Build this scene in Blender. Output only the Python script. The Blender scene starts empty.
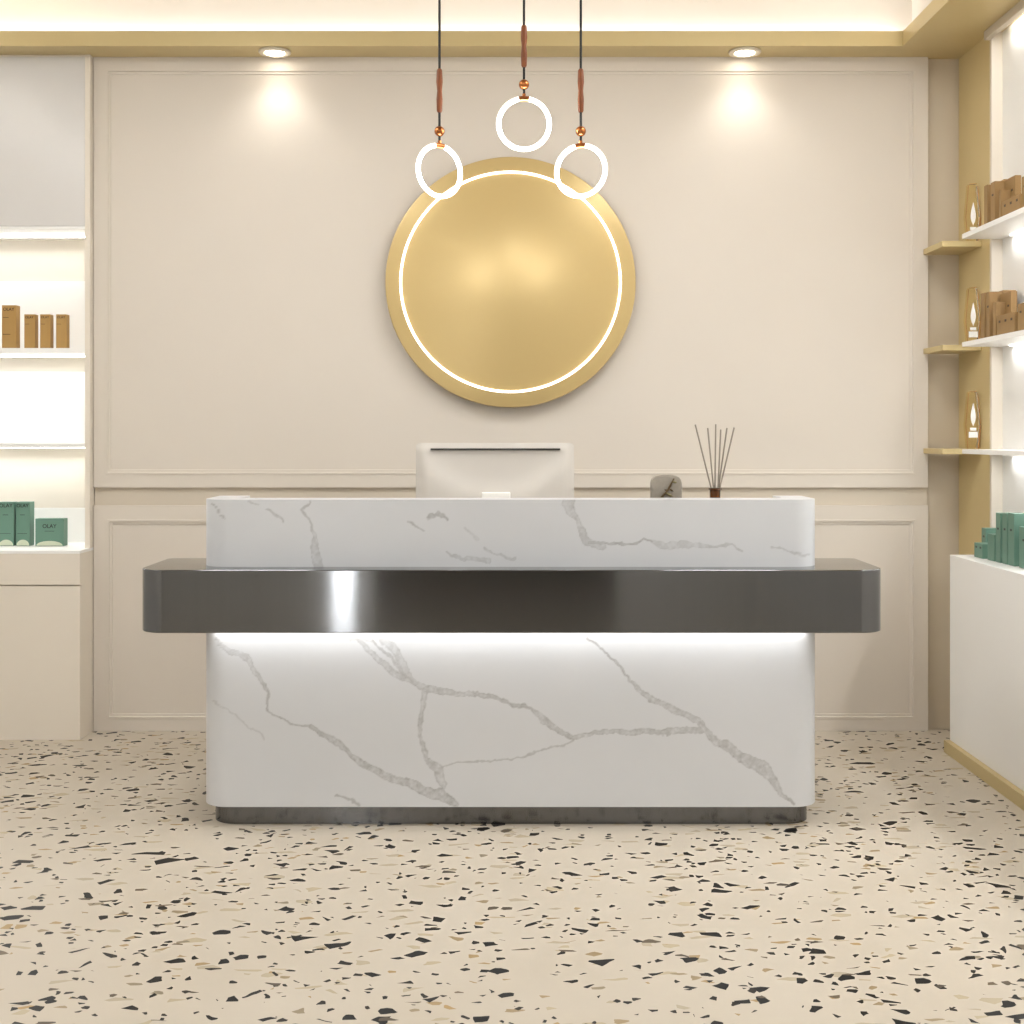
import bpy, bmesh, math, random
import numpy as np
from mathutils import Vector, Matrix
random.seed(7)
C = bpy.context.scene.collection
PI = math.pi
GAIN = 1.0
LC = (.90, .95, 1.)
F, CX, HY, EYE = 1280.0, 512.0, 434.0, 1.3      # focal length in px, vanishing point, eye height

def PX(x, D): return (x - CX) * D / F
def PZ(y, D): return EYE - (y - HY) * D / F

# ------------------------------------------------------------------ materials
def srgb(h):
    h = h.lstrip('#')
    v = [int(h[i:i+2], 16) / 255 for i in (0, 2, 4)]
    return tuple((c / 12.92 if c <= .04045 else ((c + .055) / 1.055) ** 2.4) for c in v) + (1,)

def mat(name, col, rough=.5, metal=0., emit=0., ecol=None, trans=0., ior=1.45, noise=0., nscale=20., bump=0., spec=.5, coat=0.):
    m = bpy.data.materials.new(name); m.use_nodes = True
    nt = m.node_tree; b = nt.nodes['Principled BSDF']
    c = srgb(col) if isinstance(col, str) else col
    b.inputs['Base Color'].default_value = c
    b.inputs['Roughness'].default_value = rough
    b.inputs['Metallic'].default_value = metal
    b.inputs['IOR'].default_value = ior
    b.inputs['Transmission Weight'].default_value = trans
    b.inputs['Specular IOR Level'].default_value = spec
    b.inputs['Coat Weight'].default_value = coat
    if emit:
        b.inputs['Emission Color'].default_value = srgb(ecol) if ecol else c
        b.inputs['Emission Strength'].default_value = emit
    if noise or bump:
        tc = nt.nodes.new('ShaderNodeTexCoord'); n = nt.nodes.new('ShaderNodeTexNoise')
        n.inputs['Scale'].default_value = nscale; n.inputs['Detail'].default_value = 4
        nt.links.new(tc.outputs['Object'], n.inputs['Vector'])
        if noise:
            mx = nt.nodes.new('ShaderNodeMix'); mx.data_type = 'RGBA'
            mx.inputs[6].default_value = c
            mx.inputs[7].default_value = tuple(x * (1 - noise) for x in c[:3]) + (1,)
            nt.links.new(n.outputs['Fac'], mx.inputs[0]); nt.links.new(mx.outputs[2], b.inputs['Base Color'])
        if bump:
            bp = nt.nodes.new('ShaderNodeBump'); bp.inputs['Strength'].default_value = bump
            bp.inputs['Distance'].default_value = .002
            nt.links.new(n.outputs['Fac'], bp.inputs['Height']); nt.links.new(bp.outputs['Normal'], b.inputs['Normal'])
    return m

M = {}
M['wall']    = mat('warm_cream_paint', '#d9cfc2', .55, noise=.04, nscale=3)
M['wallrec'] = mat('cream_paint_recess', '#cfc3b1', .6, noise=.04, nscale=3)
M['plain']   = mat('off_white_wall', '#dcdad6', .6, noise=.03, nscale=3)
M['taupe']   = mat('taupe_wall', '#c8bba7', .6, noise=.05, nscale=3)
M['ceil']    = mat('white_ceiling_paint', '#d9d0c4', .7, noise=.03, nscale=3)
M['gold']    = mat('champagne_lacquer', '#cdb988', .42, .25, noise=.06, nscale=6)
M['goldwall']= mat('champagne_wall_lacquer', '#d8c38f', .45, .2, noise=.06, nscale=6)
M['disc']    = mat('satin_gold', '#c8ae78', .29, .22, spec=.3, noise=.05, nscale=300, bump=.03)
M['cab']     = mat('cream_lacquer', '#e6dccd', .4, noise=.03, nscale=4)
M['white']   = mat('white_lacquer', '#f5f3ef', .4, noise=.02, nscale=4)
M['panelw']  = mat('white_back_board', '#f4f2ee', .5, noise=.02, nscale=4)
M['niche']   = mat('niche_back', '#ded6c8', .5, noise=.03, nscale=4)
M['frost']   = mat('frosted_grey_panel', '#d9d5d1', .18, noise=.04, nscale=3, coat=.3)
M['copper']  = mat('brushed_copper', '#a8683c', .28, 1.)
M['wood']    = mat('reddish_wood', '#84461f', .5, noise=.4, nscale=40)
M['cord']    = mat('black_cord', '#141211', .6, noise=.1)
M['cap']     = mat('white_metal', '#dcd6cb', .35, .3)
M['glow']    = mat('glowing_tube', '#ffffff', .5, emit=2.2, ecol='#fffaf2')
M['glowdisc']= mat('glowing_line', '#ffffff', .5, emit=1.8, ecol='#fff8ea')
M['led']     = mat('led_tape', '#ffffff', .5, emit=6., ecol='#fffdf8')
M['lamp']    = mat('lamp_lens', '#ffffff', .5, emit=12., ecol='#fff6e6')
M['bezel']   = mat('pale_bezel', '#d8cfbd', .3, .4)
M['monitor'] = mat('pearl_monitor_shell', '#cac3ba', .35, noise=.03)
M['monwhite']= mat('white_stand', '#f3f0ea', .4)
M['dark']    = mat('dark_slot', '#2a2520', .5)
M['screen']  = mat('black_screen', '#0d0d10', .1)
M['amberglass'] = mat('brown_glass', '#6a3f1c', .08, trans=.35)
M['reed']    = mat('grey_brown_reed', '#958a7c', .7, noise=.2)
M['stone']   = mat('grey_stone', '#9a9184', .75, noise=.25, nscale=60, bump=.3)
M['twig']    = mat('brown_twig', '#5b4522', .7, noise=.4, nscale=90)
M['leaf']    = mat('olive_leaf', '#857a52', .6, noise=.3, nscale=90)
M['kraft']   = mat('brown_card', '#b08a4e', .6, noise=.10, nscale=30)
M['kraftd']  = mat('brown_card_dark', '#98784c', .6, noise=.12, nscale=30)
M['green']   = mat('sea_green_card', '#628574', .5, noise=.06, nscale=30)
M['arc']     = mat('pale_green_print', '#cfd6be', .5)
M['ink']     = mat('black_ink', '#1c241f', .5)
M['inkb']    = mat('brown_ink', '#3c2812', .5)
M['flacon']  = mat('amber_flacon_glass', '#fbf3e0', .02, trans=1., ior=1.06)
M['amber']   = mat('amber_edge', '#b98040', .3, trans=.3)
M['print']   = mat('white_print', '#ffffff', .4)
M['door']    = mat('dark_entrance', '#2e2a27', .35, noise=.1, nscale=5)
M['glass']   = mat('window_glass', '#ffffff', .0, trans=1., ior=1.01)
M['plate']   = mat('work_surface', '#e4e0d8', .4)

def metal_brushed(name, col, rough, aniso):
    m = mat(name, col, rough, 1.)
    nt = m.node_tree; b = nt.nodes['Principled BSDF']
    g = nt.nodes.new('ShaderNodeNewGeometry'); v = nt.nodes.new('ShaderNodeVectorMath'); v.operation = 'CROSS_PRODUCT'
    v.inputs[1].default_value = (0, 0, 1)
    nt.links.new(g.outputs['Normal'], v.inputs[0])
    nt.links.new(v.outputs[0], b.inputs['Tangent'])
    b.inputs['Anisotropic'].default_value = aniso
    b.inputs['Anisotropic Rotation'].default_value = .25 if ANISO_ROT else 0.
    # faint vertical streaks in the brushing
    tc = nt.nodes.new('ShaderNodeTexCoord'); mp = nt.nodes.new('ShaderNodeMapping')
    mp.inputs['Scale'].default_value = (60, 60, .15)
    n = nt.nodes.new('ShaderNodeTexNoise'); n.inputs['Scale'].default_value = 1.; n.inputs['Detail'].default_value = 3
    mx = nt.nodes.new('ShaderNodeMix'); mx.data_type = 'RGBA'
    c = srgb(col)
    mx.inputs[6].default_value = tuple(x * .95 for x in c[:3]) + (1,); mx.inputs[7].default_value = tuple(min(1, x * 1.05) for x in c[:3]) + (1,)
    nt.links.new(tc.outputs['Object'], mp.inputs['Vector']); nt.links.new(mp.outputs[0], n.inputs['Vector'])
    nt.links.new(n.outputs['Fac'], mx.inputs[0]); nt.links.new(mx.outputs[2], b.inputs['Base Color'])
    return m
ANISO_ROT = True
M['band'] = metal_brushed('dark_brushed_metal', '#717172', .13, 1.)

def marble():
    m = mat('veined_white_marble', '#d8d6d3', .28)
    nt = m.node_tree; b = nt.nodes['Principled BSDF']
    at = nt.nodes.new('ShaderNodeAttribute'); at.attribute_name = 'vein'
    n = nt.nodes.new('ShaderNodeTexNoise'); n.inputs['Scale'].default_value = 3.5; n.inputs['Detail'].default_value = 6
    tc = nt.nodes.new('ShaderNodeTexCoord'); nt.links.new(tc.outputs['Object'], n.inputs['Vector'])
    m0 = nt.nodes.new('ShaderNodeMix'); m0.data_type = 'RGBA'
    m0.inputs[6].default_value = srgb('#d6d6d8'); m0.inputs[7].default_value = srgb('#cccdcf')
    nt.links.new(n.outputs['Fac'], m0.inputs[0])
    m1 = nt.nodes.new('ShaderNodeMix'); m1.data_type = 'RGBA'
    m1.inputs[7].default_value = srgb('#84817f')
    nt.links.new(at.outputs['Fac'], m1.inputs[0]); nt.links.new(m0.outputs[2], m1.inputs[6])
    nt.links.new(m1.outputs[2], b.inputs['Base Color'])
    return m
M['marble'] = marble()

def terrazzo():
    m = mat('terrazzo', '#d6c9b4', .42, spec=.2)
    nt = m.node_tree; N = nt.nodes; L = nt.links; b = N['Principled BSDF']
    tc = N.new('ShaderNodeTexCoord')
    def layer(scale, sx, seed, pthr, grow, warp):
        mp = N.new('ShaderNodeMapping'); mp.inputs['Scale'].default_value = (sx, 1, 1)
        mp.inputs['Location'].default_value = (seed, seed * .7, 0); mp.inputs['Rotation'].default_value = (0, 0, .12)
        L.new(tc.outputs['Object'], mp.inputs['Vector'])
        nz = N.new('ShaderNodeTexNoise'); nz.inputs['Scale'].default_value = scale * .35; nz.inputs['Detail'].default_value = 2
        L.new(mp.outputs[0], nz.inputs['Vector'])
        sb = N.new('ShaderNodeVectorMath'); sb.operation = 'SUBTRACT'; sb.inputs[1].default_value = (.5, .5, .5)
        L.new(nz.outputs['Color'], sb.inputs[0])
        sc = N.new('ShaderNodeVectorMath'); sc.operation = 'SCALE'; sc.inputs['Scale'].default_value = warp
        L.new(sb.outputs[0], sc.inputs[0])
        ad = N.new('ShaderNodeVectorMath'); ad.operation = 'ADD'
        L.new(mp.outputs[0], ad.inputs[0]); L.new(sc.outputs[0], ad.inputs[1])
        fl = N.new('ShaderNodeVectorMath'); fl.operation = 'MULTIPLY'; fl.inputs[1].default_value = (1, 1, 0)
        L.new(ad.outputs[0], fl.inputs[0])
        v1 = N.new('ShaderNodeTexVoronoi'); v1.voronoi_dimensions = '2D'; v1.feature = 'F1'; v1.inputs['Scale'].default_value = scale
        v2 = N.new('ShaderNodeTexVoronoi'); v2.voronoi_dimensions = '2D'; v2.feature = 'DISTANCE_TO_EDGE'; v2.inputs['Scale'].default_value = scale
        L.new(fl.outputs[0], v1.inputs['Vector']); L.new(fl.outputs[0], v2.inputs['Vector'])
        sp = N.new('ShaderNodeSeparateColor'); L.new(v1.outputs['Color'], sp.inputs[0])
        pick = N.new('ShaderNodeMath'); pick.operation = 'LESS_THAN'; pick.inputs[1].default_value = pthr
        L.new(sp.outputs[0], pick.inputs[0])
        # chips of different size: the edge threshold follows the cell's random green value
        th = N.new('ShaderNodeMath'); th.operation = 'MULTIPLY_ADD'; th.inputs[1].default_value = .22; th.inputs[2].default_value = grow
        L.new(sp.outputs[1], th.inputs[0])
        gt = N.new('ShaderNodeMath'); gt.operation = 'GREATER_THAN'
        L.new(v2.outputs['Distance'], gt.inputs[0]); L.new(th.outputs[0], gt.inputs[1])
        mu = N.new('ShaderNodeMath'); mu.operation = 'MULTIPLY'
        L.new(pick.outputs[0], mu.inputs[0]); L.new(gt.outputs[0], mu.inputs[1])
        return mu.outputs[0], sp.outputs[2]
    nb = N.new('ShaderNodeTexNoise'); nb.inputs['Scale'].default_value = 2.5; nb.inputs['Detail'].default_value = 5
    L.new(tc.outputs['Object'], nb.inputs['Vector'])
    base = N.new('ShaderNodeMix'); base.data_type = 'RGBA'
    base.inputs[6].default_value = srgb('#c4baab'); base.inputs[7].default_value = srgb('#b8ac9a')
    L.new(nb.outputs['Fac'], base.inputs[0]); cur = base.outputs[2]
    specs = [ (34, .50, 3.1, .10, .12, .04, ('#ab9f8a', '#b3a488')),
              (46, .60, 9.7, .05, .10, .03, ('#8f836e', '#a88c5e')),
              (27, .88, 17.3, .15, .13, .05, ('#0f0e0d', '#1a1816')),
              (50, .9, 31.9, .08, .11, .025, ('#12100f', '#2c2620')),
              (44, .55, 51.2, .035, .10, .03, ('#4e463c', '#70614e')),
              (19, .6, 71.2, .035, .20, .05, ('#0f0e0d', '#171513')) ]
    for sc_, sx, seed, p, g, w, cc in specs:
        f, r = layer(sc_, sx, seed, p, g, w)
        cm = N.new('ShaderNodeMix'); cm.data_type = 'RGBA'
        cm.inputs[6].default_value = srgb(cc[0]); cm.inputs[7].default_value = srgb(cc[1]); L.new(r, cm.inputs[0])
        mx = N.new('ShaderNodeMix'); mx.data_type = 'RGBA'
        L.new(f, mx.inputs[0]); L.new(cur, mx.inputs[6]); L.new(cm.outputs[2], mx.inputs[7]); cur = mx.outputs[2]
    L.new(cur, b.inputs['Base Color'])
    return m
M['floor'] = terrazzo()

# ------------------------------------------------------------------ mesh helpers
def obj(name, bm, m, parent=None, smooth=False):
    me = bpy.data.meshes.new(name); bmesh.ops.recalc_face_normals(bm, faces=bm.faces[:]); bm.to_mesh(me); bm.free()
    me.materials.append(M[m] if isinstance(m, str) else m)
    o = bpy.data.objects.new(name, me); C.objects.link(o)
    if smooth:
        for p in me.polygons: p.use_smooth = True
        try: me.set_sharp_from_angle(angle=math.radians(35))
        except Exception: pass
    if parent: 
        o.parent = parent
        o.location = -Vector(parent.location) if parent.type == 'EMPTY' and not parent.get('local') else (0, 0, 0)
    return o
def B(x0, x1, y0, y1, z0, z1, bm=None, bev=0.):
    own = bm is None or bev > 0
    t = bmesh.new() if own else bm
    vs = [t.verts.new((x, y, z)) for x in (x0, x1) for y in (y0, y1) for z in (z0, z1)]
    for f in ((0,1,3,2),(4,6,7,5),(0,4,5,1),(2,3,7,6),(0,2,6,4),(1,5,7,3)): t.faces.new([vs[i] for i in f])
    if bev > 0: bmesh.ops.bevel(t, geom=t.edges[:], offset=bev, segments=2, profile=.5, affect='EDGES')
    if bm is not None and own:
        me = bpy.data.meshes.new('tmp'); t.to_mesh(me); t.free(); bm.from_mesh(me); bpy.data.meshes.remove(me); return bm
    return t
def thing(name, label, cat, loc=(0, 0, 0), group=None, local=False):
    o = bpy.data.objects.new(name, None); C.objects.link(o); o.location = loc
    o['label'] = label; o['category'] = cat; o.empty_display_size = .05
    if group: o['group'] = group
    if local: o['local'] = 1
    return o
def tag(o, label, cat, group=None):
    o['label'] = label; o['category'] = cat
    if group: o['group'] = group
    return o
def struct(name, bm, m, parent=None, smooth=False):
    o = obj(name, bm, m, parent, smooth)
    if not parent: o['kind'] = 'structure'
    return o
def tube(pts, r, seg=12, bm=None, closed=False, caps=True):
    bm = bm or bmesh.new(); pts = [Vector(p) for p in pts]; n = len(pts)
    rs = r if isinstance(r, (list, tuple)) else [r] * n
    rings = []; up = None
    for i, p in enumerate(pts):
        a = pts[(i - 1) % n] if (closed or i > 0) else p
        b = pts[(i + 1) % n] if (closed or i < n - 1) else p
        t = (b - a).normalized()
        if up is None: up = t.orthogonal().normalized()
        up = (up - t * up.dot(t)).normalized(); s = t.cross(up)
        rings.append([bm.verts.new(p + (up * math.cos(2*PI*k/seg) + s * math.sin(2*PI*k/seg)) * rs[i]) for k in range(seg)])
    for i in range(n if closed else n - 1):
        A, Bq = rings[i], rings[(i + 1) % n]
        for k in range(seg): bm.faces.new((A[k], A[(k+1)%seg], Bq[(k+1)%seg], Bq[k]))
    if not closed and caps: bm.faces.new(rings[0][::-1]); bm.faces.new(rings[-1])
    return bm
def lathe(prof, cx, cy, seg=32, bm=None):
    bm = bm or bmesh.new(); rings = []
    for r, z in prof:
        rings.append([bm.verts.new((cx + r*math.cos(2*PI*k/seg), cy + r*math.sin(2*PI*k/seg), z)) for k in range(seg)] if r > 1e-6 else [bm.verts.new((cx, cy, z))])
    for A, Q in zip(rings, rings[1:]):
        for k in range(seg):
            if len(A) == 1: bm.faces.new((A[0], Q[k], Q[(k+1)%seg]))
            elif len(Q) == 1: bm.faces.new((A[k], A[(k+1)%seg], Q[0]))
            else: bm.faces.new((A[k], A[(k+1)%seg], Q[(k+1)%seg], Q[k]))
    for R in (rings[0], rings[-1]):
        if len(R) > 1: bm.faces.new(R)
    return bm
def prism(outline, z0, z1, bm=None, bev=0.):
    bm = bm or bmesh.new()
    a = [bm.verts.new((x, y, z0)) for x, y in outline]; b = [bm.verts.new((x, y, z1)) for x, y in outline]
    n = len(a)
    for i in range(n): bm.faces.new((a[i], a[(i+1)%n], b[(i+1)%n], b[i]))
    bm.faces.new(a[::-1]); bm.faces.new(b)
    return bm
def extr(outline, y0, y1, bm=None):          # outline in (x, z), extruded along y
    bm = bm or bmesh.new()
    a = [bm.verts.new((x, y0, z)) for x, z in outline]; b = [bm.verts.new((x, y1, z)) for x, z in outline]
    n = len(a)
    for i in range(n): bm.faces.new((a[i], a[(i+1)%n], b[(i+1)%n], b[i]))
    bm.faces.new(a[::-1]); bm.faces.new(b)
    return bm
def text_bm(s, size, place):                  # lettering as mesh, placed by a 4x4 matrix
    cu = bpy.data.curves.new('lettering', 'FONT'); cu.body = s; cu.size = size; cu.extrude = size * .02
    cu.align_x = 'CENTER'; cu.offset = size * .012
    o = bpy.data.objects.new('lettering', cu); C.objects.link(o)
    dg = bpy.context.evaluated_depsgraph_get(); dg.update()
    me = bpy.data.meshes.new_from_object(o.evaluated_get(dg))
    bm = bmesh.new(); bm.from_mesh(me); bmesh.ops.transform(bm, matrix=place, verts=bm.verts)
    bpy.data.objects.remove(o); bpy.data.curves.remove(cu); bpy.data.meshes.remove(me)
    return bm
def area(name, loc, rot, sx, sy, power, col=(1, .96, .9), parent=None, spread=PI):
    power = power * GAIN
    l = bpy.data.lights.new(name, 'AREA'); l.shape = 'RECTANGLE'; l.size = sx; l.size_y = sy; l.energy = power; l.color = col; l.spread = spread
    o = bpy.data.objects.new(name, l); C.objects.link(o); o.location = loc; o.rotation_euler = rot
    return o

# ------------------------------------------------------------------ room
XL, XR, YF, YB = -3.05, 1.966, -1.3, 5.632
ZS, ZL, ZC = 2.95, 3.014, 3.21             # soffit underside, lip top, upper ceiling
YP = 5.602                                 # face of the wall panelling
struct('floor', B(XL - .2, XR + .4, YF - .2, YB + .5, -.1, 0), 'floor')
struct('wall_back', B(-1.835, XR + .3, YB, YB + .12, 0, 3.3), 'taupe')
struct('wall_left', B(XL - .12, XL, YF, YB + .4, 0, 3.3), 'plain')
bm = B(XR, XR + .25, 5.27, YB, 0, ZS); struct('wall_right', bm, 'goldwall')
struct('wall_side', B(2.04, 2.16, YF, 5.27, 0, 3.3), 'plain')
# front wall behind the camera: cream wall, one tall narrow window, dark entrance doors
bm = bmesh.new()
B(XL, -1.485, YF - .12, YF, 0, 3.3, bm); B(-1.315, -1.13, YF - .12, YF, 0, 3.3, bm)
B(-1.485, -1.315, YF - .12, YF, 2.9, 3.3, bm); B(.86, 2.04, YF - .12, YF, 0, 3.3, bm); B(-1.13, .86, YF - .12, YF, 2.6, 3.3, bm)
struct('wall_front', bm, 'plain')
bm = bmesh.new(); B(-1.485, -1.315, YF - .07, YF - .06, .0, 2.9, bm)
struct('window_1', bm, 'glass')
struct('door_1', B(-1.13, -.14, YF - .08, YF - .03, 0, 2.6), 'door')
struct('door_2', B(-.14, .86, YF - .08, YF - .03, 0, 2.6), 'door')
# ceiling: upper tray and soffit ring
struct('ceiling', B(XL - .1, 2.2, YF - .1, YB + .1, ZC, ZC + .08), 'ceil')
struct('wall_cove', B(-1.835, 1.75, YP, YB, ZL + .01, ZC), 'ceil')
struct('wall_cove', B(1.75, 1.82, YF, YB, ZL, ZC), 'ceil')
struct('wall_cove', B(XL, -1.835, YP, YP + .03, ZL, ZC), 'ceil')
bm = bmesh.new()
B(XL, XR + .2, 5.443, YB, ZS, ZS + .03, bm); B(XL, 1.663, 5.443, 5.463, ZS + .03, ZL, bm)
B(1.663, 2.04, YF, 5.443, ZS, ZS + .03, bm); B(1.663, 1.683, YF, 5.463, ZS + .03, ZL, bm)
B(XL, 1.663, YF, YF + .35, ZS, ZS + .03, bm); B(XL, 1.663, YF + .33, YF + .35, ZS + .03, ZL, bm)
struct('ceiling_soffit', bm, 'gold')

# wall panelling: raised frame, small moulding step, flat centre
def panel(name, x0, x1, z0, z1, insets):
    bm = bmesh.new()
    # steps: (left, right, bottom, top insets, y)
    rings = []
    for l, r, bo, t, y in insets:
        rings.append([bm.verts.new(p) for p in ((x0 + l, y, z0 + bo), (x1 - r, y, z0 + bo), (x1 - r, y, z1 - t), (x0 + l, y, z1 - t))])
    for A, Q in zip(rings, rings[1:]):
        for k in range(4): bm.faces.new((A[k], A[(k+1)%4], Q[(k+1)%4], Q[k]))
    bm.faces.new(rings[-1])
    return struct(name, bm, 'wall')
def steps(l, r, bo, t):
    o = [(0, 0, 0, 0, YB), (0, 0, 0, 0, YP)]
    for d, y in ((-.004, YP), (-.003, YP - .0025), (.006, YP - .0025), (.008, YP + .003), (.017, YP + .003), (.018, YP + .008)):
        o.append((l + d, r + d, bo + d, t + d, y))
    return o
PXL, PXR = -1.832, 1.821
panel('trim_1', PXL, PXR, PZ(487.5, YP), ZS, steps(.057, .06, .06, .057))
panel('trim_2', PXL, PXR, 0, PZ(505.5, YP), steps(.064, .06, .057, .064))
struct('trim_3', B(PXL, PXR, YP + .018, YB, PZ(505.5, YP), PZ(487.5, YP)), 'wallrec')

# ------------------------------------------------------------------ recessed downlights
def downlight(x, y, label):
    t = thing('recessed_downlight', label, 'downlight', (x, y, ZS), 'recessed downlights over the back wall')
    obj('bezel', lathe([(.045, ZS - .001), (.068, ZS - .001), (.07, ZS - .006), (.066, ZS - .011), (.05, ZS - .012), (.045, ZS - .008)], x, y, 40), 'bezel', t, True)
    obj('lens', lathe([(0, ZS - .0155), (.03, ZS - .0145), (.042, ZS - .010), (.045, ZS - .004), (0, ZS - .001)], x, y, 32), 'lamp', t, True)
    l = bpy.data.lights.new('downlight_beam', 'SPOT'); l.energy = 3.4; l.spot_size = math.radians(125); l.spot_blend = 1.
    l.shadow_soft_size = .045; l.color = (1, .975, .94)
    o = bpy.data.objects.new('downlight_beam', l); C.objects.link(o); o.location = (x, y - .03, ZS - .05); o.rotation_euler = (math.radians(2), 0, 0)
downlight(PX(274.5, 5.51), 5.515, 'round recessed downlight in the gold ceiling border, left of the pendants')
downlight(PX(745, 5.51), 5.515, 'round recessed downlight in the gold ceiling border, right of the pendants')

# ------------------------------------------------------------------ round wall disc with light ring
t = thing('wall_disc', 'large round satin gold wall disc with a thin glowing ring', 'wall decoration', (0, YB, 0))
dx, dz, Dd = PX(510.5, 5.54), PZ(282, 5.54), 5.54
R = 125.5 * 5.54 / F
bm = bmesh.new(); prof = [(0, 0), (R - .008, 0), (R - .002, .002), (R, .008), (R, .03), (R - .004, .034), (0, .034)]
rings = []
for r, d in prof:
    rings.append([bm.verts.new((dx + r*math.cos(2*PI*k/160), Dd + d, dz + r*math.sin(2*PI*k/160))) for k in range(160)] if r else [bm.verts.new((dx, Dd + d, dz))])
for A, Q in zip(rings, rings[1:]):
    for k in range(160):
        if len(A) == 1: bm.faces.new((A[0], Q[k], Q[(k+1)%160]))
        elif len(Q) == 1: bm.faces.new((A[k], A[(k+1)%160], Q[0]))
        else: bm.faces.new((A[k], A[(k+1)%160], Q[(k+1)%160], Q[k]))
obj('disc', bm, 'disc', t, True)
r0 = 109.8 * 5.54 / F
obj('light_ring', tube([(dx + r0*math.cos(2*PI*k/128), Dd - .003, dz + r0*math.sin(2*PI*k/128)) for k in range(128)], .0060, 10, closed=True), 'glowdisc', t, True)
obj('wall_mount', lathe([(0, 0), (.2, 0), (.2, .055), (0, .055)], 0, 0, 32), 'dark', t)
mt = [c for c in t.children if c.name.startswith('wall_mount')][0]
mt.matrix_local = Matrix.Translation((dx, Dd + .034 - YB, dz)) @ Matrix.Rotation(-PI/2, 4, 'X')

# ------------------------------------------------------------------ pendants
def pendant(px, y_bar0, y_bar1, y_ball, y_clamp, y_c, rot, label, Dp=4.3):
    X = PX(px, Dp); s = Dp / F; z = lambda y: PZ(y, Dp)
    t = thing('pendant_light', label, 'pendant light', (X, Dp, z(y_c)), 'ring pendants over the reception desk')
    obj('canopy', lathe([(0, ZC), (.05, ZC), (.05, ZC - .02), (.012, ZC - .028), (0, ZC - .028)], X, Dp, 32), 'copper', t, True)
    obj('cord', tube([(X, Dp, ZC - .02), (X, Dp, z(y_clamp) - .002)], .0042, 8), 'cord', t, True)
    w = .0095
    obj('wooden_grip', lathe([(0, z(y_bar0)), (w*.7, z(y_bar0)), (w, z(y_bar0) - .006), (w*1.15, z((y_bar0*.7 + y_bar1*.3))), (w*.85, z((y_bar0 + y_bar1)/2)), (w*1.1, z(y_bar0*.3 + y_bar1*.7)), (w, z(y_bar1) + .006), (w*.7, z(y_bar1)), (0, z(y_bar1))], X, Dp, 20), 'wood', t, True)
    obj('bead', lathe([(.0175*math.sin(PI*i/16), z(y_ball) + .0175*math.cos(PI*i/16)) for i in range(17)], X, Dp, 24), 'copper', t, True)
    Rr = 25.4 * s; zc = z(y_c); rt = .0079
    gap = .2
    pl = bpy.data.lights.new('ring_glow', 'POINT'); pl.energy = 3.2; pl.shadow_soft_size = .05; pl.color = (.95, .97, 1.)
    po = bpy.data.objects.new('ring_glow', pl); C.objects.link(po); po.location = (X, Dp, zc)
    pts = []
    for k in range(73):
        a = PI/2 + gap + (2*PI - 2*gap) * k / 72
        pts.append((X + Rr*math.cos(a)*math.cos(rot), Dp + Rr*math.cos(a)*math.sin(rot), zc + Rr*math.sin(a)))
    obj('light_ring', tube(pts, rt, 16), 'glow', t, True)
    cb = bmesh.new(); pt2 = []
    for k in range(9):
        a = PI/2 - gap*1.02 + 2*gap*1.02 * k / 8
        pt2.append((X + Rr*math.cos(a)*math.cos(rot), Dp + Rr*math.cos(a)*math.sin(rot), zc + Rr*math.sin(a)))
    tube(pt2, .0088, 14, cb); lathe([(0, zc + Rr + .016), (.006, zc + Rr + .016), (.006, zc + Rr), (0, zc + Rr)], X, Dp, 12, cb)
    obj('clamp', cb, 'copper', t, True)
pendant(439.5, 69, 112.5, 131.3, 146, 171, math.radians(37), 'ring pendant hanging lowest on the left, turned so its glowing ring looks oval')
pendant(524, 25.4, 67.3, 84.6, 98, 124, 0., 'middle ring pendant with glowing ring, hanging higher than the other two')
pendant(580.8, 69, 112.5, 131.3, 145.5, 171, math.radians(-20), 'ring pendant on the right, its glowing ring just overlapping the gold disc at right')

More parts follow.
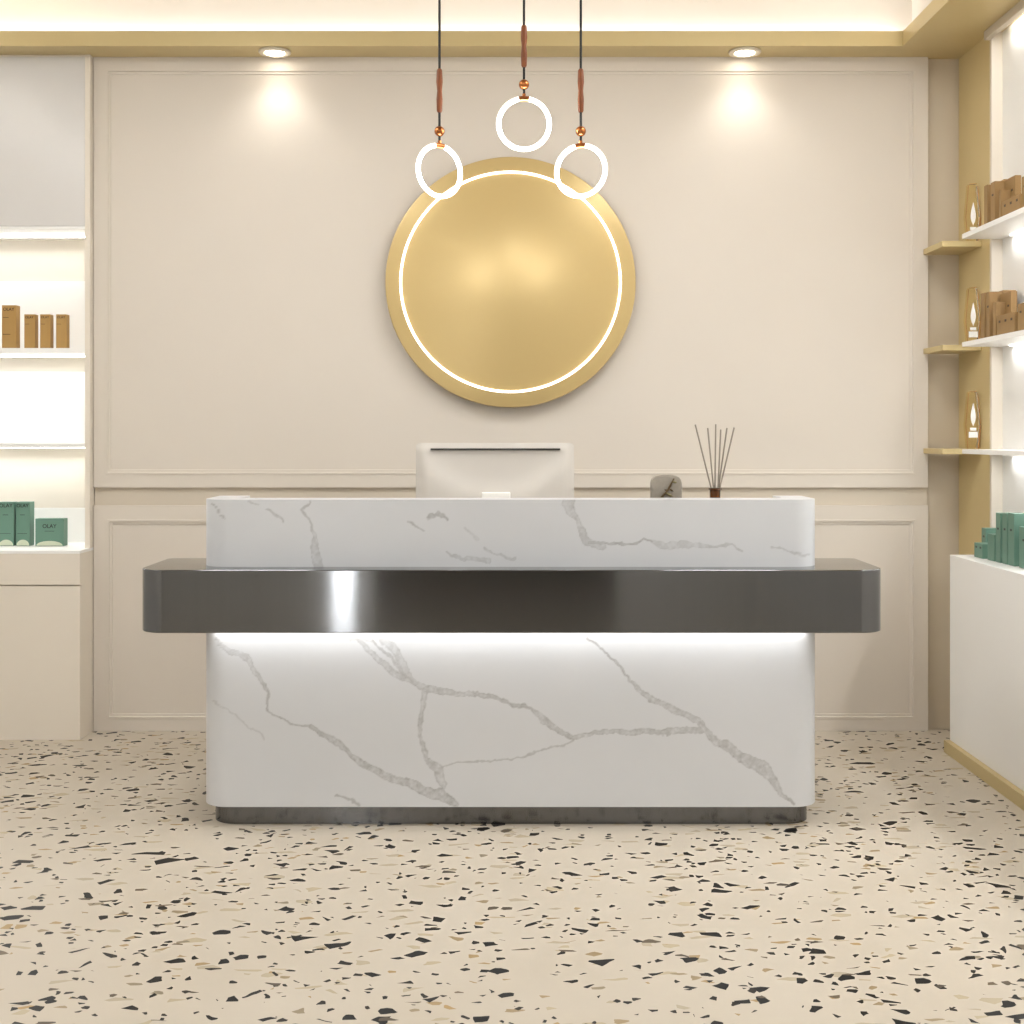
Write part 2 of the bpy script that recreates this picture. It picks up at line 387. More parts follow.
# ------------------------------------------------------------------ reception desk
DM = 4.237; sM = DM / F
def rrect(x0, x1, y0, y1, r, n=10, step=None, rb=None):
    rb = r if rb is None else rb
    out = []
    for cx, cy, a0, rr in ((x1 - r, y0 + r, -PI/2, r), (x1 - rb, y1 - rb, 0, rb), (x0 + rb, y1 - rb, PI/2, rb), (x0 + r, y0 + r, PI, r)):
        for k in range(n + 1):
            a = a0 + PI/2 * k / n
            out.append((cx + rr*math.cos(a), cy + rr*math.sin(a)))
    return out
VEINS = [
 ([(216,640),(230,652),(246,660),(256,675),(266,690)], [2,5,5,3,2], .55),
 ([(266,690),(269,712),(290,724),(312,726)], [.7,.8,.8,1.2], .5),
 ([(312,726),(330,740),(345,749),(360,762),(383,774),(416,787),(441,794),(457,807)], [2,6,2.5,5,6.5,7,9,3], .7),
 ([(357,638),(390,668),(416,684),(427,690)], [2,5,4,6], .55), ([(383,638),(400,658),(416,684)], [4,6,3], .5), ([(374,638),(398,665),(416,684)], [1,2,1], .5),
 ([(427,689),(467,693),(499,701),(529,709),(545,720),(574,738.6),(600,733),(623,730.5),(665,734),(700,729)], [6,3,2,2,5,3.5,3,3,2.5,5], .65),
 ([(587,638),(616,663),(629,681),(652,698),(674,711),(697,719),(716,739),(742,758),(768,771),(784,794),(794,804)], [1,1.5,2,4,6,5,5,9,8,3,1], .65),
 ([(425,693),(422,715),(420,735),(428,758),(440,768),(445,787)], [4,2.5,3,4,8,4], .6),
 ([(440,768),(451,763),(480,761),(510,759),(542,750),(574,742)], [1,.7,.7,.7,.7,.7], .4),
 ([(337,795),(348,800),(358,806)], [.8,.8,1], .5), ([(209,700),(238,716),(264,739)], [.6,.8,.6], .25),
 ([(340,632),(352,641),(375,640)], [1,1.5,1], .3),
 ([(209,503),(226,518)], [1,1], .45), ([(265,509),(276,515),(282,523)], [1,2,1], .45), ([(247,500),(256,505)], [1,.8], .3),
 ([(312,503),(304,511),(309,525),(314,536),(315,547),(320,565)], [1,1.5,1,3,4,6], .5),
 ([(428,516.5),(437,514.5),(448,520.5)], [1,2,1], .55), ([(408,521),(424,529)], [1.3,.8], .45),
 ([(445,551.5),(463,558),(489,563)], [1,2.5,3], .4), ([(484,549.8),(498,556),(514,557)], [2,1.5,2], .35), ([(466,531),(476,541)], [1.5,2.5], .25),
 ([(569,500),(573,511),(581,518),(584,530),(585,541),(604,547)], [8,6,2.5,5,6,6], .5),
 ([(590,543),(629,542.7),(650,541.9)], [2,1.6,1.2], .6), ([(650,542),(661,542.7),(678,545.4),(700,545),(710,546)], [2,5,6,4,3], .42),
 ([(710,546),(732,546.5),(744,550)], [1.5,1.5,1], .4), ([(770,549),(789,552),(810,556)], [.7,.7,1], .35),
]
def vnoise(P, s, seed):
    rs = np.random.RandomState(seed); G = rs.rand(64, 64)
    x = P[:, 0] * s; y = P[:, 1] * s
    xi = np.floor(x).astype(int); yi = np.floor(y).astype(int); fx = x - xi; fy = y - yi
    fx = fx*fx*(3-2*fx); fy = fy*fy*(3-2*fy)
    g = lambda a, b: G[a % 64, b % 64]
    return (g(xi,yi)*(1-fx)+g(xi+1,yi)*fx)*(1-fy)+(g(xi,yi+1)*(1-fx)+g(xi+1,yi+1)*fx)*fy
def vein_value(P):                       # P: n x 2 of (X, Z) metres on the marble front
    Q = P.copy()
    for a, s, seed in ((.010, 18, 1), (.004, 55, 3), (.0022, 140, 5)):
        Q[:, 0] += a * (vnoise(P, s, seed) - .5) * 2; Q[:, 1] += a * (vnoise(P, s, seed + 1) - .5) * 2
    val = np.zeros(len(P)); tex = .65 + .7 * (vnoise(P, 90, 9) - .5) + .5 * (vnoise(P, 210, 10) - .5)
    for pts, ws, st in VEINS:
        best = np.full(len(P), 9.); wb = np.ones(len(P))
        for (a, b, w0, w1) in zip(pts, pts[1:], ws, ws[1:]):
            A = np.array([PX(a[0], DM), PZ(a[1], DM)]); E = np.array([PX(b[0], DM), PZ(b[1], DM)])
            d = E - A; tt = np.clip(((Q - A) @ d) / (d @ d), 0, 1)
            dist = np.linalg.norm(Q - (A + tt[:, None] * d), axis=1)
            w = (w0 + (w1 - w0) * tt) * sM * .62
            k = dist - w < best - wb
            best = np.where(k, dist, best); wb = np.where(k, w, wb)
        edge = .0028
        body = np.clip(1 - (best - wb) / edge, 0, 1)
        rim = np.clip(1 - np.abs(best - wb) / .003, 0, 1)
        wide = np.clip(wb / .006, 0, 1)
        v = 1.2 * st * (body * (.62 + .38 * (1 - wide)) * (tex * wide + (1 - wide)) + .25 * rim * wide)
        val = np.maximum(val, v)
    return np.clip(val, 0, 1)
def marble_prism(name, outline, z0, z1, parent, dense):
    # outline densified on the front; rows stacked in z so that the vein pattern can be stored per vertex
    pts = []
    n = len(outline)
    for i in range(n):
        a, b = Vector(outline[i]), Vector(outline[(i+1) % n]); L = (b - a).length
        k = max(1, int(L / dense)) if (a.y < DM + .002 and b.y < DM + .002) else 1
        for j in range(k): pts.append(a.lerp(b, j / k))
    nz = int((z1 - z0) / dense); n = len(pts)
    P = np.array([[p.x, p.y] for p in pts]); Z = np.linspace(z0, z1, nz + 1)
    V = np.zeros(((nz + 1) * n, 3)); V[:, 0] = np.tile(P[:, 0], nz + 1); V[:, 1] = np.tile(P[:, 1], nz + 1); V[:, 2] = np.repeat(Z, n)
    faces = []
    for r in range(nz):
        for i in range(n):
            j = (i + 1) % n; faces.append((r*n + i, r*n + j, (r+1)*n + j, (r+1)*n + i))
    faces.append(tuple(range(n))[::-1]); faces.append(tuple(nz*n + i for i in range(n)))
    me = bpy.data.meshes.new(name); me.from_pydata(V.tolist(), [], faces); me.update()
    bm = bmesh.new(); bm.from_mesh(me); bmesh.ops.recalc_face_normals(bm, faces=bm.faces[:]); bm.to_mesh(me); bm.free()
    front = V[:, 1] < DM + .12
    at = me.attributes.new('vein', 'FLOAT', 'POINT'); val = np.zeros(len(V)); val[front] = vein_value(V[front][:, [0, 2]])
    at.data.foreach_set('value', val.astype(np.float32))
    me.materials.append(M['marble'])
    for p in me.polygons: p.use_smooth = True
    try: me.set_sharp_from_angle(angle=math.radians(35))
    except Exception: pass
    o = bpy.data.objects.new(name, me); C.objects.link(o); o.parent = parent; o.location = -Vector(parent.location)
    return o
desk = thing('reception_desk', 'white marble reception desk with grey veins and a dark metal band around it', 'reception desk', (0, 4.6, 0))
XA, XB = -1.0300, 1.0200
ZK, ZB0, ZB1, ZT = PZ(807, DM), PZ(633.2, 4.14), PZ(570, 4.14), PZ(499.7, DM)
marble_prism('lower_body', rrect(XA, XB, DM, 4.98, .085, 14, rb=.01), ZK, ZB0 + .02, desk, .0032)
# upper U shaped screen: front wall 12 cm, returns 10 cm
o_ = rrect(XA, XB, DM, 4.52, .085, 14, rb=.012)
right = [p for p in o_ if p[0] > 0]; left = [p for p in o_ if p[0] <= 0]
outer = left[::-1]
# outer runs: build explicit U outline
out = rrect(XA, XB, DM, 4.52, .085, 14, rb=.012)
# order: front-right corner, back-right, back-left, front-left. insert the inner U between back-right and back-left
n = 15
U = out[:2*n] + [(XB - .10, 4.52), (XB - .10, DM + .125), (XA + .105, DM + .125), (XA + .105, 4.52)] + out[2*n:]
marble_prism('upper_screen', U, ZB1 - .02, ZT, desk, .0032)
bm = prism(rrect(-1.2165, 1.2135, 4.14, 4.54, .085, 16, rb=.03), ZB0, ZB1)
ob = obj('metal_band', bm, 'band', desk, True)
mod = ob.modifiers.new('bevel', 'BEVEL'); mod.width = .003; mod.segments = 2; mod.limit_method = 'ANGLE'; mod.angle_limit = math.radians(60)
obj('kick_plate', prism(rrect(-1.006, 1.0, 4.267, 4.94, .085, 14, rb=.02), 0, ZK), 'band', desk, True)
obj('worktop', B(XA + .02, XB - .02, 4.541, 4.99, ZB0 + .0205, .76), 'plate', desk)
obj('inner_ledge', B(XA + .105, XB - .10, DM + .12, 4.515, .975, .99), 'plate', desk)
bm = bmesh.new(); B(-1.0, .99, 4.216, 4.234, ZB0 - .006, ZB0 - .0005, bm)
obj('light_strip', bm, 'led', desk)
area('desk_under_band', (-.005, 4.19, ZB0 - .004), (0, 0, 0), 2.0, .03, 1.0, (.94, .97, 1))

# ------------------------------------------------------------------ monitor seen from behind
DMn = 4.62; sm = DMn / F
x0, x1, zt = PX(416, DMn), PX(574, DMn), PZ(443, DMn); zb = zt - .36; cxm = (x0 + x1) / 2
t = thing('computer_monitor', 'pearl white desktop computer seen from behind, standing on the desk', 'computer monitor', (cxm, DMn, .7608))
nx, nzv = 48, 30; bm = bmesh.new(); r = .014
def rr_half(z):     # half width at height z with rounded corners
    w = (x1 - x0) / 2; d = min(z - zb, zt - z)
    return w if d >= r else w - r + math.sqrt(max(0, r*r - (r - d)**2))
grid = []
zs = [zb, zb + .003, zb + .007, zb + .014] + [zb + .014 + (zt - zb - .028) * k / nzv for k in range(1, nzv)] + [zt - .014, zt - .007, zt - .003, zt]
for z in zs:
    row = []
    hw = rr_half(z)
    for i in range(nx + 1):
        u = -1 + 2 * i / nx; x = cxm + u * hw
        v = (z - (zb + zt) / 2) / ((zt - zb) / 2)
        # dished shell: thin rim, belly bulging below a smile-shaped crease
        crease = .45 * u * u - .02 + .38 * (u * u)
        belly = 1 / (1 + math.exp(-(crease - v + .05) * 9))
        rim = min(1, (1 - abs(u)) * 9) * min(1, (1 - abs(v)) * 7)
        dep = .006 + rim * (.010 + .030 * belly * (1 - u * u * .55))
        row.append(bm.verts.new((x, DMn - dep, z)))
    grid.append(row)
for a, b in zip(grid, grid[1:]):
    for i in range(nx): bm.faces.new((a[i], a[i+1], b[i+1], b[i]))
fr = [v for v in grid[0]] + [row[-1] for row in grid[1:]] + list(reversed(grid[-1][:-1])) + [row[0] for row in reversed(grid[1:-1])]
bk = [bm.verts.new((v.co.x, DMn + .012, v.co.z)) for v in fr]
for i in range(len(fr)): bm.faces.new((fr[i], fr[(i+1) % len(fr)], bk[(i+1) % len(bk)], bk[i]))
bm.faces.new(bk)
obj('back_shell', bm, 'monitor', t, True)
zs_ = PZ(449.2, DMn)
obj('vent_slot', B(PX(431, DMn), PX(560, DMn), DMn - .0235, DMn - .012, zs_ - .0032, zs_ + .0032), 'dark', t)
obj('screen', B(x0 + .008, x1 - .008, DMn + .0122, DMn + .0135, zb + .01, zt - .01), 'screen', t)
sx0, sx1, sz = PX(482, DMn), PX(510.5, DMn), PZ(491.5, DMn)
bm = B(sx0, sx1, DMn - .067, DMn - .045, .77, sz, bev=.004); B(sx0, sx1, DMn - .05, DMn - .03, sz - .05, sz - .004, bm)
B(cxm - .1, cxm + .1, DMn - .068, DMn + .09, .7608, .771, bm, bev=.004)
obj('stand', bm, 'monwhite', t)

# ------------------------------------------------------------------ reed diffuser and ornament
DI = 4.43; ZI = .9908
X = PX(715, DI); s = DI / F; zt = PZ(488, DI)
t = thing('reed_diffuser', 'small brown glass reed diffuser with six thin grey reeds', 'reed diffuser', (X, DI, ZI))
obj('bottle', lathe([(0, ZI), (.034, ZI), (.037, ZI + .004), (.037, ZI + .055), (.03, ZI + .07), (.018, ZI + .076), (.0185, zt - .008), (.0225, zt - .006), (.0225, zt), (.014, zt), (.014, zt - .01), (0, zt - .01)], X, DI, 32), 'amberglass', t, True)
for x_top, y_top, xb_, dy in ((695.8, 424.5, 711.5, .012), (707.2, 428, 713.5, -.012), (716, 424.3, 715, .004), (720.5, 429.5, 718, -.006), (727.5, 428, 718.5, .01), (733.8, 427.5, 719.5, -.008)):
    top = Vector((PX(x_top, DI), DI + dy, PZ(y_top, DI))); bot = Vector((PX(xb_, DI), DI + dy*.3, PZ(489, DI)))
    d = (bot - top); bot2 = bot + d * .18
    bot2.x = max(X - .013, min(X + .013, bot2.x))
    obj('reed', tube([top, bot, bot2], .0028, 6), 'reed', t, True)
X0, X1, zt = PX(650.5, DI), PX(681.5, DI), PZ(475, DI); hw = (X1 - X0) / 2; xc = (X0 + X1) / 2
t = thing('stone_ornament', 'rounded grey stone ornament with a small dried twig, left of the diffuser', 'ornament', (xc, DI, ZI))
ol = [(X0 + .004, ZI), (X1 - .004, ZI), (X1, ZI + .05)]
for k in range(17):
    a = PI * k / 16; e = .62
    ca, sa = math.cos(a), math.sin(a)
    ol.append((xc + hw * math.copysign(abs(ca)**e, ca), zt - .042 + .042 * abs(sa)**e))
ol.append((X0, ZI + .05))
bm = extr(ol, DI - .018, DI + .018); ob = obj('slab', bm, 'stone', t, True)
md = ob.modifiers.new('bevel', 'BEVEL'); md.width = .004; md.segments = 2; md.limit_method = 'ANGLE'
q = lambda x, y: (PX(x, DI - .022), DI - .0225, PZ(y, DI - .022))
obj('twig', tube([q(660, 499), q(668, 490), q(671, 484), q(674, 478.5)], [.004, .0035, .003, .002], 8), 'twig', t, True)
for (a, b, w) in (((664, 497), (658.5, 499), .012), ((668, 491), (664.5, 489.5), .008), ((669.5, 489), (673.5, 491.5), .007), ((671.5, 485.5), (668, 488), .008), ((672, 482), (677, 482.5), .010), ((667, 494), (673, 496.5), .011), ((664, 493), (670, 494), .010)):
    A_, B_ = Vector(q(*a)), Vector(q(*b)); d = (B_ - A_); 
    obj('dried_leaf', tube([A_, A_ + d*.25, A_ + d*.6, B_], [.001, w*.35, w*.4, .0008], 8), 'leaf' if w > .009 else 'twig', t, True)

# ------------------------------------------------------------------ left display cabinet
YFc, YU, YN = 5.438, 5.566, 5.88             # base front, upper front, niche back
XN = -1.835; ZTc = PZ(550.8, YFc)
t = thing('display_cabinet', 'tall cream display cabinet with lit shelves, filling the left edge of the wall', 'display cabinet', (-2.3, YFc, 0))
bm = B(XL, XN, YFc + .018, YN + .05, 0, ZTc - .012); obj('base_carcass', bm, 'cab', t)
obj('drawer_front', B(XL + .002, XN, YFc, YFc + .018, PZ(584.7, YFc), ZTc - .012), 'cab', t)
obj('cupboard_door', B(XL + .002, XN, YFc, YFc + .018, .0, PZ(586.2, YFc)), 'cab', t)
obj('countertop', B(XL, XN, YFc - .001, YN, ZTc - .012, ZTc), 'white', t)
bm = B(XN - .022, XN, YU, YN + .05, ZTc, ZS); B(XL, XN - .022, YN + .02, YN + .05, ZTc, ZS, bm)
B(XL, XN - .022, YU + .005, YN + .02, ZS - .02, ZS, bm)
obj('carcass', bm, 'cab', t)
zh = PZ(226, YU)
obj('frosted_door', B(XL, XN - .0225, YU, YU + .02, zh, PZ(56.5, YU)), 'frost', t)
XE = XN - .0225
obj('niche_back', B(XL, XE, YN, YN + .02, ZTc, zh + .3), 'niche', t)
sh = []
for (ya, yb) in ((226.3, 229), (348, 353), (443.4, 447.6)):
    za, zb_ = PZ(ya, YU), PZ(yb, YU)
    s_ = obj('shelf', B(XL, XE, YU, YN, zb_, za), 'white', t); sh.append((za, zb_))
    ls = obj('light_strip', B(XL + .02, XE - .01, YU + .20, YU + .215, zb_ - .005, zb_ - .0003), 'led', t); ls.parent = s_; ls.location = (0, 0, 0)
# white boards standing at the back of the niches
for (yt, zb_) in ((281, sh[1][0]), (372, sh[2][0]), (508, ZTc)):
    obj('back_board', B(XL + .01, XE - .002, YN - .03, YN - .012, zb_, PZ(yt, YN - .03)), 'panelw', t)
LEDC = (.93, .965, 1.)
for k, (za, zb_) in enumerate(sh):
    area('shelf_led', (-2.42, YU + .21, zb_ - .007), (math.radians(-18), 0, 0), 1.1, .012, (1.8, 1.8, 2.1)[k], LEDC)

# ------------------------------------------------------------------ right display unit
YE = 5.27
t = thing('wall_shelving', 'white lit wall shelving with a low cupboard, along the right wall', 'shelving unit', (1.9, YE, 0))
YN0 = 2.4
ZTr = PZ(554.6, 5.233)
obj('low_cupboard', B(1.79, 2.012, YN0, 5.233, .049, ZTr, bev=.002), 'white', t)
obj('plinth', B(1.766, 2.012, YN0, 5.233, 0, .049), 'gold', t)
bm = B(2.012, 2.035, YN0, YE, 0, ZS); obj('back_panel', bm, 'white', t)
obj('end_panel', B(1.967, 2.012, YE - .02, YE, ZTr - .2, ZS), 'cab', t)
obj('header', B(1.936, 1.962, YN0, YE - .02, 2.915, ZS), 'taupe', t)
obj('header_light', B(1.975, 1.99, YN0, YE - .12, ZS - .012, ZS - .002), 'led', t)
RS = []
for (yt, yb) in ((234.2, 239.1), (342.3, 346.9), (449.2, 453.6)):
    za, zb_ = PZ(yt, 5.25), PZ(yb, 5.25)
    s_ = obj('shelf', B(1.8457, 2.012, YN0, 5.249, zb_, za), 'white', t); RS.append((za, zb_))
    ls = obj('light_strip', B(1.994, 2.004, YN0, YE - .14, zb_ - .005, zb_ - .0003), 'led', t); ls.parent = s_; ls.location = (0, 0, 0)
for k, zb_ in enumerate([ZS - .02] + [r_[1] for r_ in RS]):
    area('shelf_led', (1.995, (YN0 + YE - .14) / 2, zb_ - .008), (0, math.radians(12), 0), .012, YE - .14 - YN0, 3.6 if k else 4.5, LEDC)

# corner shelves of gold lacquer
lab = ['topmost of the three small gold corner shelves at the right', 'middle one of the three small gold corner shelves at the right', 'lowest small gold corner shelf, at the height of the lowest white shelf']
CS = []
for k, (yt, yb) in enumerate(((240.8, 246.7), (344.9, 350.4), (449.0, 454.3))):
    za, zb_ = PZ(yt, 5.354), PZ(yb, 5.354)
    ob = obj('corner_shelf', B(1.80, XR - .0005, 5.354, YP - .001, zb_, za, bev=.0015), 'gold'); CS.append(za)
    tag(ob, lab[k], 'shelf', 'gold corner shelves')

# ------------------------------------------------------------------ packages
def leftbox(name, label, cat, grp, px0, px1, ytop, zbase, D, depth, m, kind):
    x0, x1 = PX(px0, D), PX(px1, D); zt_ = PZ(ytop, D); xc = (x0 + x1) / 2; w = x1 - x0; h = zt_ - zbase
    t = thing(name, label, cat, (xc, D + depth/2, zbase), grp, local=True)
    obj('carton', B(-w/2, w/2, -depth/2, depth/2, 0, h, bev=.0012), m, t)
    ink = 'ink' if kind != 'kraft' else 'inkb'
    Rm = Matrix.Rotation(PI/2, 4, 'X'); yy = -depth/2 - .0006
    if kind == 'kraft':
        obj('printed_name', text_bm('OLAY', w*.30, Matrix.Translation((-.02*w, yy, h - w*.38)) @ Rm), ink, t)
        bm = B(-w*.42, -w*.02, yy, yy + .0005, h - h*.29, h - h*.28); obj('printed_line', bm, ink, t)
        if h > .17: obj('printed_line', B(-w*.42, w*.1, yy, yy + .0005, h*.32, h*.332), ink, t)
    elif kind == 'tall':
        obj('printed_name', text_bm('OLAY', w*.34, Matrix.Translation((-.02*w, yy, h*.88)) @ Rm), ink, t)
        obj('printed_line', B(-w*.22, w*.14, yy, yy + .0005, h*.70, h*.712), ink, t)
        obj('printed_line', B(-w*.4, w*.3, yy, yy + .0005, h*.275, h*.283), ink, t)
    else:
        obj('printed_name', text_bm('OLAY', w*.19, Matrix.Translation((0, yy, h*.66)) @ Rm), ink, t)
        obj('printed_line', B(-w*.17, w*.17, yy, yy + .0005, h*.535, h*.55), ink, t)
    if kind != 'kraft':
        hh = h * (.13 if kind == 'tall' else .17)
        ol = [(w*.46*math.cos(PI*k/20), hh*math.sin(PI*k/20)) for k in range(21)]
        obj('printed_arch', extr([(a, b + .002) for a, b in ol], yy, yy + .0005), 'arc', t)
    return t
g1 = 'brown cartons on the left shelf'
zsh = sh[1][0] + .0008
leftbox('product_box', 'tallest brown carton on the left lit shelf, at the photo edge', 'box', g1, 1.8, 16.2, 305.2, zsh, 5.60, .045, 'kraft', 'kraft')
leftbox('product_box', 'small brown carton just right of the tallest carton on the left shelf', 'box', g1, 24.2, 35, 314.3, zsh, 5.62, .04, 'kraft', 'kraft')
leftbox('product_box', 'middle one of the three equal small brown cartons on the left shelf', 'box', g1, 40, 50.4, 314.3, zsh, 5.62, .04, 'kraft', 'kraft')
leftbox('product_box', 'rightmost small brown carton on the left lit shelf', 'box', g1, 56, 66.5, 314.3, zsh, 5.62, .04, 'kraft', 'kraft')
g2 = 'green cartons on the left cabinet top'
leftbox('product_box', 'tall green carton at the photo edge on the left cabinet top', 'box', g2, -1.5, 13.8, 502, ZTc + .0008, 5.67, .045, 'green', 'tall')
leftbox('product_box', 'tall green carton standing beside the low wide green one', 'box', g2, 16, 29.8, 502, ZTc + .0008, 5.67, .055, 'green', 'tall')
leftbox('product_box', 'low wide green carton with a pale arch, on the left cabinet top', 'box', g2, 35.2, 63.8, 518.6, ZTc + .0008, 5.66, .05, 'green', 'wide')

def rightbox(name, label, grp, px0, px1, ytop, zbase, m, Xf=1.868, deep=.06, marks=0, ink='inkb', D0=None, D1=None, Zt=None):
    Dfar = D0 or Xf * F / (px0 - CX); Dnear = D1 or Xf * F / (px1 - CX)
    Dfar = min(Dfar, 5.235)
    zt_ = Zt or PZ(ytop, Dnear); L = Dfar - Dnear; h = zt_ - zbase; yc = (Dfar + Dnear) / 2
    t = thing(name, label, 'box', (Xf + deep/2, yc, zbase), grp, local=True)
    obj('carton', B(-deep/2, deep/2, -L/2, L/2, 0, h, bev=.001), m, t)
    xx = -deep/2 - .0006
    if marks:
        for k in range(marks):
            yk = L/2 - L * (k + .5) / marks
            obj('printed_mark', B(xx, xx + .0005, yk - min(.008, L/marks*.25), yk + min(.008, L/marks*.25), h*.66, h*.66 + .008), ink, t)
    return t
for si, (zb_, L) in enumerate(((RS[0][0] + .0008, 'top'), (RS[1][0] + .0008, 'middle'))):
    g = 'brown cartons on the %s right shelf' % L
    if si == 0: T = dict(A=(984, 987.3, 184.5), Bx=(990.6, 994.8, 181), Cx=(998.8, 1000.8, 190), D=(991, 1004, 179), E=(1003.5, 1015, 181), Fx=(1002, 1020, 202), G=(1021.5, 1034, 171))
    else: T = dict(A=(980.5, 984.5, 292.5), Bx=(986.2, 989.6, 291.5), Cx=(992.8, 995.6, 302), D=(988, 1003.5, 290), E=(1000.2, 1011, 294), Fx=(996.8, 1014.5, 316), G=(1017.6, 1030, 301))
    def rb(k, label, Xf, deep, marks=0, zb=zb_, m='kraftd', Zt=None):
        a, b, y = T[k]; return rightbox('product_box', label % L, g, a, b, y, zb, m, Xf, deep, marks, Zt=Zt)
    rb('A', 'narrow brown carton nearest the corner on the %s right shelf', 1.87, .045)
    rb('Bx', 'second narrow brown carton from the corner on the %s right shelf', 1.87, .05, 1)
    rb('Cx', 'thin short brown carton beside the three-marked pack on the %s right shelf', 1.87, .05)
    rb('D', 'large brown carton standing at the back behind the narrow ones, %s right shelf', 1.935, .05)
    rf = rb('Fx', 'wide brown pack with three printed marks on the %s right shelf', 1.864, .04)
    hF = PZ(T['Fx'][2], 1.864 * F / (T['Fx'][0] - CX)) - zb_; 
    for c in list(rf.children):
        me = c.data; zmax = max(v.co.z for v in me.vertices); L_ = max(v.co.y for v in me.vertices) * 2
        for v in me.vertices: v.co.z *= hF / zmax
    for k in range(3):
        yk = L_/2 - L_ * (k + .5) / 3; xx = -.0206
        obj('printed_mark', B(xx, xx + .0005, yk - .008, yk + .008, hF*.62, hF*.62 + .009), 'inkb', rf)
    rb('E', 'tall brown pack with two printed marks behind the wide pack, %s right shelf', 1.908, .024, 2, Zt=PZ(T['E'][2], 1.908 * F / (T['E'][0] - CX)))
    rb('G', 'brown carton nearest the photo edge on the %s right shelf', 1.87, .06, 2)

g = 'green cartons on the right cupboard'
zc = ZTr + .0008
a = rightbox('product_box', 'small green cube carton lying at the far end of the right cupboard', g, 974.2, 982.5, 544.3, zc, 'green', 1.856, .05, 2, 'ink')
rightbox('product_box', 'green carton standing behind the small green cube on the right cupboard', g, 981.5, 986, 528.5, zc, 'green', 1.912, .06, 1, 'ink')
rightbox('product_box', 'short green carton between the small cube and the tall row', g, 987.5, 994, 534.8, zc, 'green', 1.862, .04, 0, 'ink')
rightbox('product_box', 'first tall green carton of the row on the right cupboard', g, 995.8, 1000.2, 513.2, zc, 'green', 1.864, .06, 1, 'ink')
rightbox('product_box', 'second tall green carton of the row on the right cupboard', g, 1002.3, 1007, 513.4, zc, 'green', 1.866, .07, 1, 'ink')
rightbox('product_box', 'third tall green carton of the row, with its broad side showing', g, 1008, 1014, 513.8, zc, 'green', 1.867, .09, 1, 'ink')
rightbox('product_box', 'green carton nearest the photo edge on the right cupboard', g, 1019, 1028, 528, zc, 'green', 1.868, .06, 1, 'ink')

# amber flacons with a white flame print, one on each corner shelf
def flacon(z0, drop, label):
    Dq = 5.378; X = PX(972.0, Dq); z0 += .0008
    t = thing('glass_bottle', label, 'bottle', (X, Dq, z0), 'amber bottles on the corner shelves', local=True)
    sc = Dq / F; w, h = 7.4 * sc, 57 * sc
    ol = [(-w*.7, 0), (w*.7, 0), (w, h*.42), (w*.62, h*.97), (w*.5, h), (-w*.5, h), (-w*.62, h*.97), (-w, h*.42)]
    obj('body', extr(ol, -.013, .013), 'flacon', t)
    bm = bmesh.new(); e = .0028
    for a, b in ((1, 2), (2, 3), (7, 0), (6, 7), (4, 5)):
        A_, B_ = ol[a], ol[b]; tube([(A_[0], -.0135, A_[1] + .001), (B_[0], -.0135, B_[1] - .001)], e * (.55 if a != 1 else 1.3), 6, bm)
    obj('edge_trim', bm, 'amber', t)
    zf = h * .80 - drop
    fl = []
    for k in range(13):
        u = k / 12; fl.append((.0105 * math.sin(PI * u**1.0) * (1 - .62*u) * 1.35 * (.25 + .75*min(1, u*6)) + .0006, zf - 23*sc + 23*sc*u))
    fl = fl + [(-x, z) for x, z in fl[::-1]]
    obj('printed_flame', extr(fl, -.0146, -.0136), 'print', t)
    bm = B(-.013, .013, -.0146, -.0136, zf - 27.5*sc, zf - 24.5*sc)
    obj('printed_block', bm, 'print', t)
    obj('printed_block', B(-.019, .019, -.0146, -.0136, zf - 34.5*sc, zf - 28.6*sc), 'print', t)
flacon(CS[0], .030, 'clear amber bottle with white flame print on the topmost corner shelf')
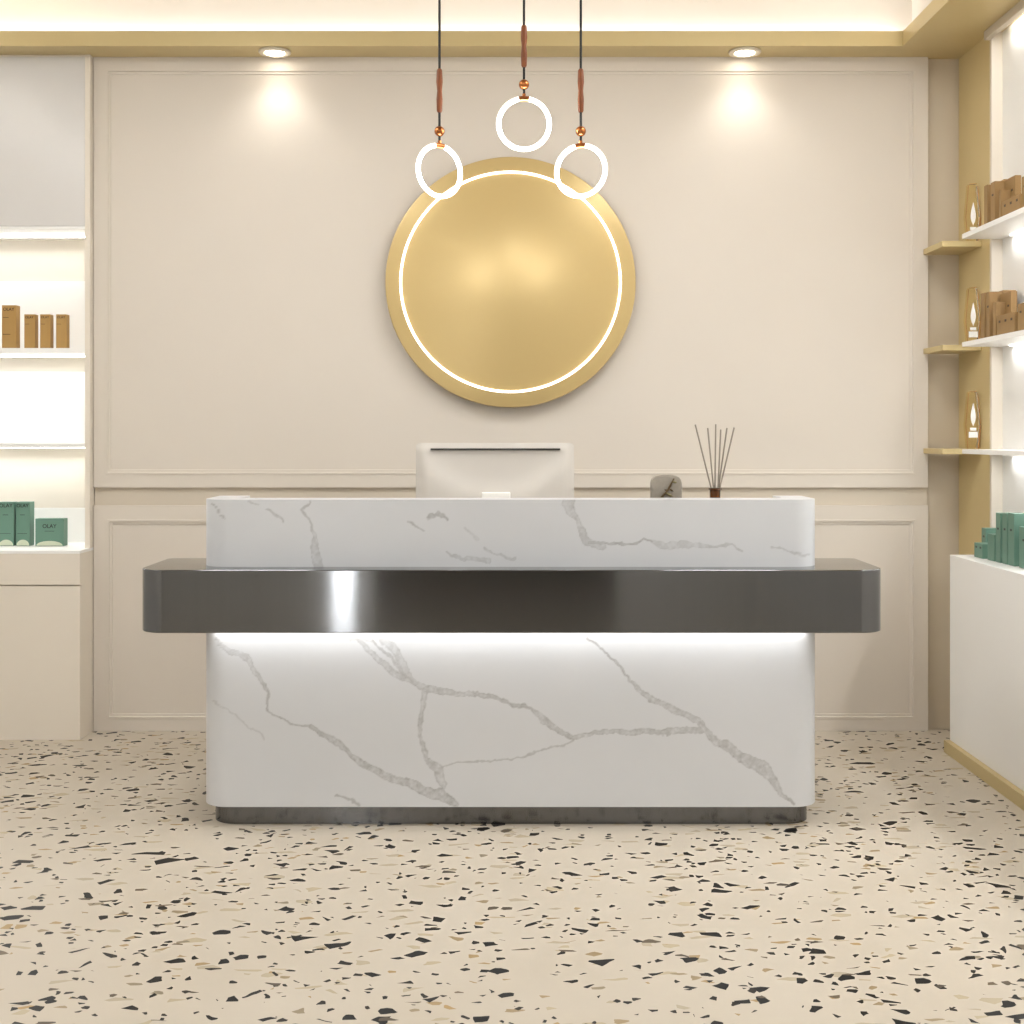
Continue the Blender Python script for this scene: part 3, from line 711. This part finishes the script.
flacon(CS[1], .015, 'clear amber bottle with white flame print on the middle corner shelf')
flacon(CS[2], 0., 'clear amber bottle with white flame print on the lowest corner shelf')

# ------------------------------------------------------------------ room lights
# cove light tape on the soffit ledge
area('cove_back', (-.6, YP - .03, ZL - .01), (math.radians(170), 0, 0), 4.6, .02, 8, LC)
area('cove_right', (1.72, 2.0, ZL - .01), (0, PI, 0), .02, 6.6, 14, LC)
area('cove_left', (-2.9, 2.0, ZL - .01), (0, PI, 0), 0.02, 6.6, 38, LC)
for (x, y) in ((-1.35, 3.8), (1.1, 3.8), (-1.2, -.2), (1.0, -.2)):  # unseen panels added under the upper ceiling as fill for the whole room
    t = thing('fill_light', 'square fill light added out of view under the ceiling, with a thin frame', 'fill light', (x, y, ZC), 'added fill lights')
    bm = bmesh.new()
    for a in ((-.32, -.3, -.32, .32), (.3, .32, -.32, .32), (-.3, .3, -.32, -.3), (-.3, .3, .3, .32)): B(x + a[0], x + a[1], y + a[2], y + a[3], ZC - .02, ZC, bm)
    obj('frame', bm, 'cap', t)
    obj('diffuser', B(x - .3, x + .3, y - .3, y + .3, ZC - .012, ZC - .002), 'lamp' if False else 'led', t)
    area('fill_lamp', (x, y, ZC - .03), (0, 0, 0), .6, .6, 13 if y > 3 else 28, LC)

w = bpy.data.worlds.new('sky'); bpy.context.scene.world = w; w.use_nodes = True
bg = w.node_tree.nodes['Background']; bg.inputs[0].default_value = (.95, .98, 1, 1); bg.inputs[1].default_value = 130

cam = bpy.data.cameras.new('camera'); co = bpy.data.objects.new('camera', cam); C.objects.link(co)
co.location = (0, 0, EYE); co.rotation_euler = (PI/2, 0, 0)
cam.sensor_width = 36; cam.lens = 45; cam.shift_y = -78/1024; cam.clip_start = .05
S = bpy.context.scene; S.camera = co
S.view_settings.view_transform = 'Standard'; S.view_settings.look = 'None'; S.view_settings.exposure = .29; S.view_settings.gamma = 1
S.cycles.use_denoising = True; S.cycles.max_bounces = 8; S.cycles.sample_clamp_indirect = 6
for o in S.objects:
    if 'local' in o: del o['local']
